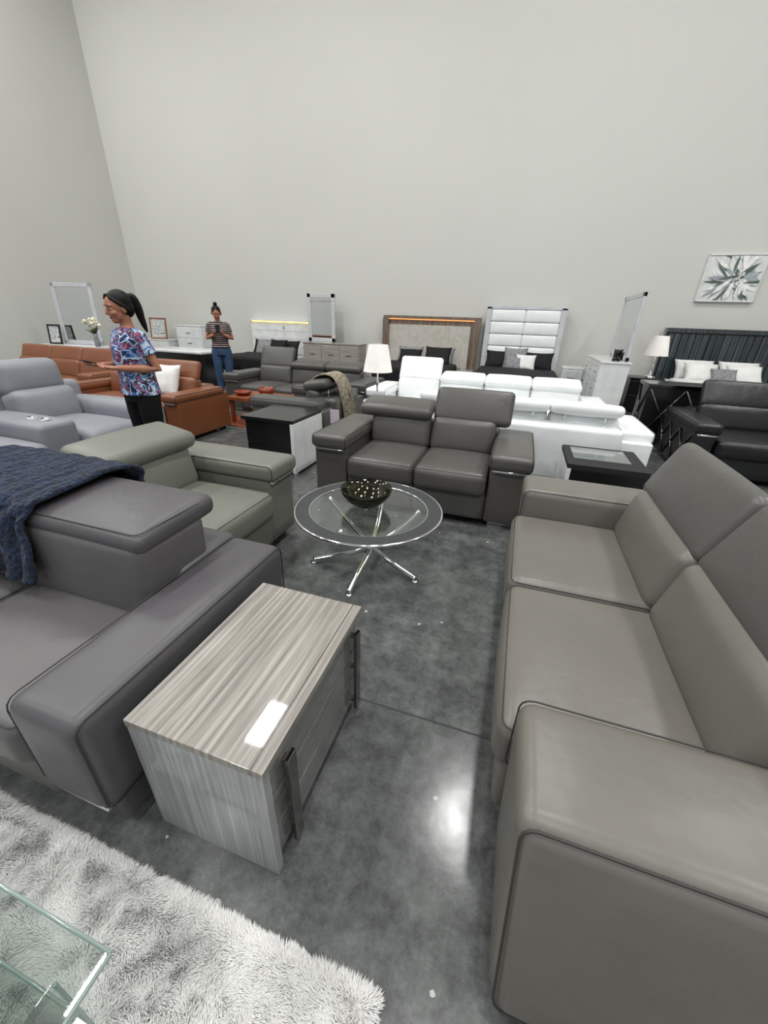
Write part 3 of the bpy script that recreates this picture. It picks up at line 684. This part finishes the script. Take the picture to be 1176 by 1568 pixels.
rx=np.concatenate([np.random.uniform(-1.5,RX1-.002,N1),np.random.uniform(RX0+.005,RX1-.002,N2)])
ry=np.concatenate([np.random.uniform(-.3,RY1-.002,N1),np.random.uniform(RY0+.005,RY1-.002,N2)])
for i in range(N1+N2):
    x=float(rx[i]);y=float(ry[i])
    nv=noise.noise_vector(Vector((x*6,y*6,.5)));nv2=noise.noise_vector(Vector((x*22,y*22,2.5)))
    dx=nv.x*1.3+nv2.x*.9+random.uniform(-.18,.18);dy=nv.y*1.3+nv2.y*.9+random.uniform(-.18,.18)-.1
    ex=max(0,1-(RX1-x)/.04);ey=max(0,1-(RY1-y)/.04);dx+=1.3*ex;dy+=1.3*ey
    l=random.uniform(.016,.030);z=rugz(x,y)-.005
    dd=math.hypot(dx,dy);sc=1/math.sqrt(dd*dd+.35)
    tx,ty,tz=dx*sc*l,dy*sc*l,max(.18,.6*sc)*l*(1-.6*max(ex,ey))
    px_,py_=-dy/(dd+1e-6)*.0009,dx/(dd+1e-6)*.0009
    b=len(vs)
    vs+= [(x-px_,y-py_,z),(x+px_,y+py_,z),(x+tx*.5+px_,y+ty*.5+py_,z+tz*.8),(x+tx*.5-px_,y+ty*.5-py_,z+tz*.8),(x+tx,y+ty,z+tz)]
    fs+= [(b,b+1,b+2,b+3),(b+3,b+2,b+4)]
me=bpy.data.meshes.new('pile');me.from_pydata(vs,[],fs);me.materials.append(M_fur)
o=bpy.data.objects.new('pile',me);S.collection.objects.link(o);o.parent=g

# glass coffee table (foreground corner): slab top, panel legs, lower shelf
g=group('glass_coffee_table',(-1.75,-.55,.036))
M_gedge=mk('polished_glass_edge',(150,166,161),.1,coat=.5)
sb('glass_top',(0,0,.370),(1.2,.68,.385),M_glasstint,g,r=.002)
sb('glass_leg_right',(1.13,.06,0),(1.145,.62,.370),M_glasstint,g,r=.002)
sb('glass_leg_left',(.055,.06,0),(.07,.62,.370),M_glasstint,g,r=.002)
sb('glass_shelf',(.07,.06,.14),(1.13,.62,.150),M_glasstint,g,r=.002)
for nm,P in (('edge_back',[(0,.681,.3775),(1.2,.681,.3775)]),('edge_front',[(0,-.001,.3775),(1.2,-.001,.3775)]),('edge_right',[(1.201,0,.3775),(1.201,.68,.3775)]),('edge_left',[(-.001,0,.3775),(-.001,.68,.3775)]),
    ('leg_edge_rb',[(1.137,.621,0),(1.137,.621,.37)]),('leg_edge_rf',[(1.137,.059,0),(1.137,.059,.37)]),('leg_base_r',[(1.137,.06,.003),(1.137,.62,.003)]),('shelf_edge',[(.07,.621,.145),(1.13,.621,.145)])):
    tube(nm,P,.004,M_gedge,g,6)

# ------------------------------------------------------------------ people
def ell(bm,c,r,M=None,sub=3):
    m=Matrix.Translation(c)@(M.to_4x4() if M else Matrix.Identity(4))@Matrix.Diagonal((r[0],r[1],r[2],1))
    bmesh.ops.create_icosphere(bm,subdivisions=sub,radius=1,matrix=m)
def remesh(bm,name,mat,parent,vox=.006,sm=4):
    o=fin(bm,name,None,None)
    md=o.modifiers.new('r','REMESH');md.mode='VOXEL';md.voxel_size=vox;md.use_smooth_shade=True
    s=o.modifiers.new('s','SMOOTH');s.factor=.5;s.iterations=sm
    dg=bpy.context.evaluated_depsgraph_get();ev=o.evaluated_get(dg);me=bpy.data.meshes.new_from_object(ev)
    me.name=name
    for p in me.polygons:p.use_smooth=True
    me.materials.clear();me.materials.append(mat)
    bpy.data.objects.remove(o)
    n=bpy.data.objects.new(name,me);S.collection.objects.link(n);n.parent=parent
    return n
def hand(bm,wrist,d,palm,s,curl=.5):
    d=Vector(d).normalized();pn=Vector(palm);pn=(pn-d*pn.dot(d)).normalized();sd_=d.cross(pn)*s
    w=Vector(wrist)
    for k in (-1.2,-.4,.4,1.2):
        tubebm(bm,[w+sd_*k*.006,w+d*.04+sd_*k*.013,w+d*.085+sd_*k*.018],[.012,.0125,.0105],8)
    for k,l in zip((-1.35,-.45,.45,1.35),(.056,.068,.074,.066)):
        b=w+d*.082+sd_*k*.017
        p1=b+d*l*.42+pn*l*.12*curl;p2=p1+(d*(1-.5*curl)+pn*curl).normalized()*l*.32;p3=p2+(d*(1-curl)+pn*curl*1.3).normalized()*l*.28
        tubebm(bm,[b-d*.012,b,p1,p2,p3],[.0095,.0095,.0088,.0082,.0068],8)
    b=w+d*.022+sd_*.022;tubebm(bm,[b-sd_*.01,b+sd_*.016+d*.02+pn*.006,b+sd_*.024+d*.045+pn*.014,b+sd_*.02+d*.066+pn*.022],[.012,.0115,.0098,.0078],8)
def person(name,loc,rz,shirt,pants,headrot,arms,hair,sleeve=.5,loose=.02,hem=.86,curl=.7):
    g=group(name,loc,rz)
    torso=[((0,0,.80),(.150,.105)),((0,.005,.88),(.168,.118)),((0,0,.97),(.135,.098)),((0,0,1.05),(.122,.090)),((0,-.005,1.14),(.134,.102)),((0,-.012,1.22),(.144,.110)),((0,-.002,1.29),(.148,.096)),((0,.006,1.345),(.112,.068)),((0,.01,1.385),(.058,.052))]
    HM=Matrix.Translation((0,.005,1.41))@headrot.to_4x4()@Matrix.Translation((0,-.005,-1.41))
    b=bmesh.new()
    tubebm(b,[t[0] for t in torso],[t[1] for t in torso],20,fixed=(1,0,0))
    legs={}
    for s in (-1,1):
        leg=[(s*.085,0,.86),(s*.092,-.005,.70),(s*.095,-.01,.48),(s*.097,.012,.34),(s*.10,.02,.10),(s*.10,.02,.05)]
        tubebm(b,leg,[.088,.078,.055,.052,.034,.034],14)
        tubebm(b,[(s*.10,.055,.04),(s*.10,.0,.045),(s*.105,-.09,.035),(s*.108,-.16,.024)],[.03,.036,(.036,.028),(.028,.018)],12)
        legs[s]=leg
        sh,el,wr,hd,pn=arms[s]
        up=Vector(sh);e=Vector(el);w_=Vector(wr)
        tubebm(b,[up+Vector((-s*.05,0,.02)),up,up.lerp(e,.5),e,e.lerp(w_,.35),w_,w_+(w_-e).normalized()*.02],[.042,.043,.039,.033,.035,.024,.022],12)
        hand(b,w_+(w_-e).normalized()*.005,hd,pn,-s,curl)
    tubebm(b,[(0,.012,1.35),(0,.006,1.41),(0,-.002,1.47)],[.054,.046,.048],14)
    hb=bmesh.new()
    ell(hb,(0,.005,1.545),(.072,.09,.088));ell(hb,(0,-.028,1.49),(.055,.060,.066));ell(hb,(0,-.052,1.45),(.032,.036,.028))
    tubebm(hb,[(0,-.082,1.548),(0,-.093,1.525),(0,-.103,1.505),(0,-.092,1.495)],[.006,.008,.011,.009],8)
    for s in (-1,1):
        ell(hb,(s*.034,-.062,1.50),(.024,.024,.02));ell(hb,(s*.072,.005,1.512),(.010,.018,.028));ell(hb,(s*.028,-.072,1.555),(.022,.012,.006))
    bmesh.ops.transform(hb,matrix=HM,verts=hb.verts[:])
    tm=bpy.data.meshes.new('t');hb.to_mesh(tm);b.from_mesh(tm);hb.free()
    remesh(b,'body',M_skin,g,.005,3)
    def hpart(fn,nm,mt):
        q=bmesh.new();fn(q);bmesh.ops.transform(q,matrix=HM,verts=q.verts[:]);return fin(q,nm,mt,g)
    hpart(lambda q:[ell(q,(s*.029,-.0715,1.531),(.012,.009,.0055),sub=2) for s in(-1,1)],'eye_whites',M_eyew)
    hpart(lambda q:[ell(q,(s*.029,-.0785,1.531),(.0052,.0034,.0052),sub=2) for s in(-1,1)],'irises',M_eyed)
    hpart(lambda q:[tubebm(q,[(s*.014,-.084,1.553),(s*.03,-.081,1.559),(s*.046,-.070,1.553)],[.003,.0035,.002],6) for s in(-1,1)],'eyebrows',M_hair)
    hpart(lambda q:[ell(q,(0,-.084,1.475),(.020,.008,.0042),sub=2),ell(q,(0,-.083,1.467),(.017,.008,.0048),sub=2)],'lips',M_lip)
    q=bmesh.new()
    ell(q,(0,.026,1.562),(.080,.09,.088));ell(q,(0,.05,1.52),(.075,.064,.08))
    for s in (-1,1):
        tubebm(q,[(s*.010,-.046,1.628),(s*.043,-.050,1.60),(s*.066,-.028,1.568),(s*.074,.002,1.540),(s*.074,.035,1.50)],[.011,.011,.011,.013,.018],8)
    hair(q)
    bmesh.ops.transform(q,matrix=HM,verts=q.verts[:])
    remesh(q,'hair',M_hair,g,.005,3)
    q=bmesh.new();L=loose
    tp=[((0,0,hem),(.174+L*.6,.126+L*.6)),((0,0,.93),(.160+L*.5,.120+L*.5)),((0,0,1.02),(.134+L,.102+L)),((0,-.005,1.12),(.138+L,.108+L)),((0,-.012,1.22),(.150+L*.5,.118+L*.6)),((0,-.002,1.29),(.154+L*.3,.104+L*.4)),((0,.006,1.345),(.118,.078)),((0,.01,1.378),(.074,.064))]
    tubebm(q,[t[0] for t in tp],[t[1] for t in tp],24,fixed=(1,0,0))
    for s in (-1,1):
        sh,el,wr,hd,pn=arms[s];up=Vector(sh);e=Vector(el)
        tubebm(q,[up+Vector((-s*.06,0,.02)),up+Vector((0,0,.004)),up.lerp(e,.35),up.lerp(e,sleeve+.12)],[.050,.051,.048+L*.25,.047+L*.5],14)
    o=remesh(q,'shirt',shirt,g,.006,3)
    q=bmesh.new()
    tubebm(q,[(0,0,.80),(0,.004,.88),(0,0,.96),(0,0,.99)],[(.165,.118),(.178,.128),(.147,.108),(.138,.101)],22,fixed=(1,0,0))
    for s in (-1,1):
        lg=legs[s];tubebm(q,[lg[0],lg[1],lg[2],lg[3],(s*.10,.018,.11)],[.097,.088,.066,.062,.047],14)
    remesh(q,'trousers',pants,g,.007,3)
    q=bmesh.new()
    for s in (-1,1):
        tubebm(q,[(s*.10,.06,.035),(s*.10,.0,.04),(s*.105,-.09,.035),(s*.108,-.17,.026)],[(.036,.034),(.042,.038),(.043,.033),(.034,.024)],12)
    remesh(q,'shoes',M_blackm,g,.006,2)
    return g
P=catmull([(0,.10,1.585),(0,.135,1.57),(.0,.145,1.50),(0,.14,1.42),(.01,.135,1.31)],5)
def ponytail(q,P=P):
    n=len(P);tubebm(q,P,[.022+.014*math.sin(pi*min(1,(i/n)*1.2)) if i<n-3 else .018-.006*(i-n+3) for i in range(n)],10)
def bun(q):
    ell(q,(0,.05,1.668),(.036,.036,.034));tubebm(q,[(0,.04,1.62),(0,.05,1.66)],.025,10)
RZ=lambda d:Matrix.Rotation(math.radians(d),3,'Z')
g=person('woman_in_floral_blouse',(-3.06,2.66,0),math.radians(-12),M_floral,M_pants,RZ(-4)@RX(13),
 {-1:((-.155,.0,1.315),(-.205,.05,1.08),(-.10,-.19,1.10),(.2,-1,.05),(0,-.2,1)),
   1:((.155,.0,1.315),(.215,.06,1.075),(.08,-.17,1.09),(-.75,-.66,.05),(-.1,-.3,1))},ponytail,.42,.024,.87,.45)
rb('phone',(-.112,-.37,1.128),(-.038,-.225,1.137),M_black,g,r=.003,m=0,rot=RX(-14))
g=person('woman_in_striped_shirt',(-5.42,6.65,0),math.radians(36),M_tee,M_jeans,RX(24),
 {-1:((-.155,.0,1.315),(-.215,.03,1.09),(-.08,-.2,1.16),(.5,-.7,.4),(.3,.2,1)),
   1:((.155,.0,1.315),(.215,.03,1.09),(.08,-.2,1.16),(-.5,-.7,.4),(-.3,.2,1))},bun,.40,.010,.95)
sb('phone',(-.038,-.30,1.19),(.038,-.285,1.33),M_black,g,r=.003)

S.view_settings.view_transform='Standard'
S.view_settings.exposure=0
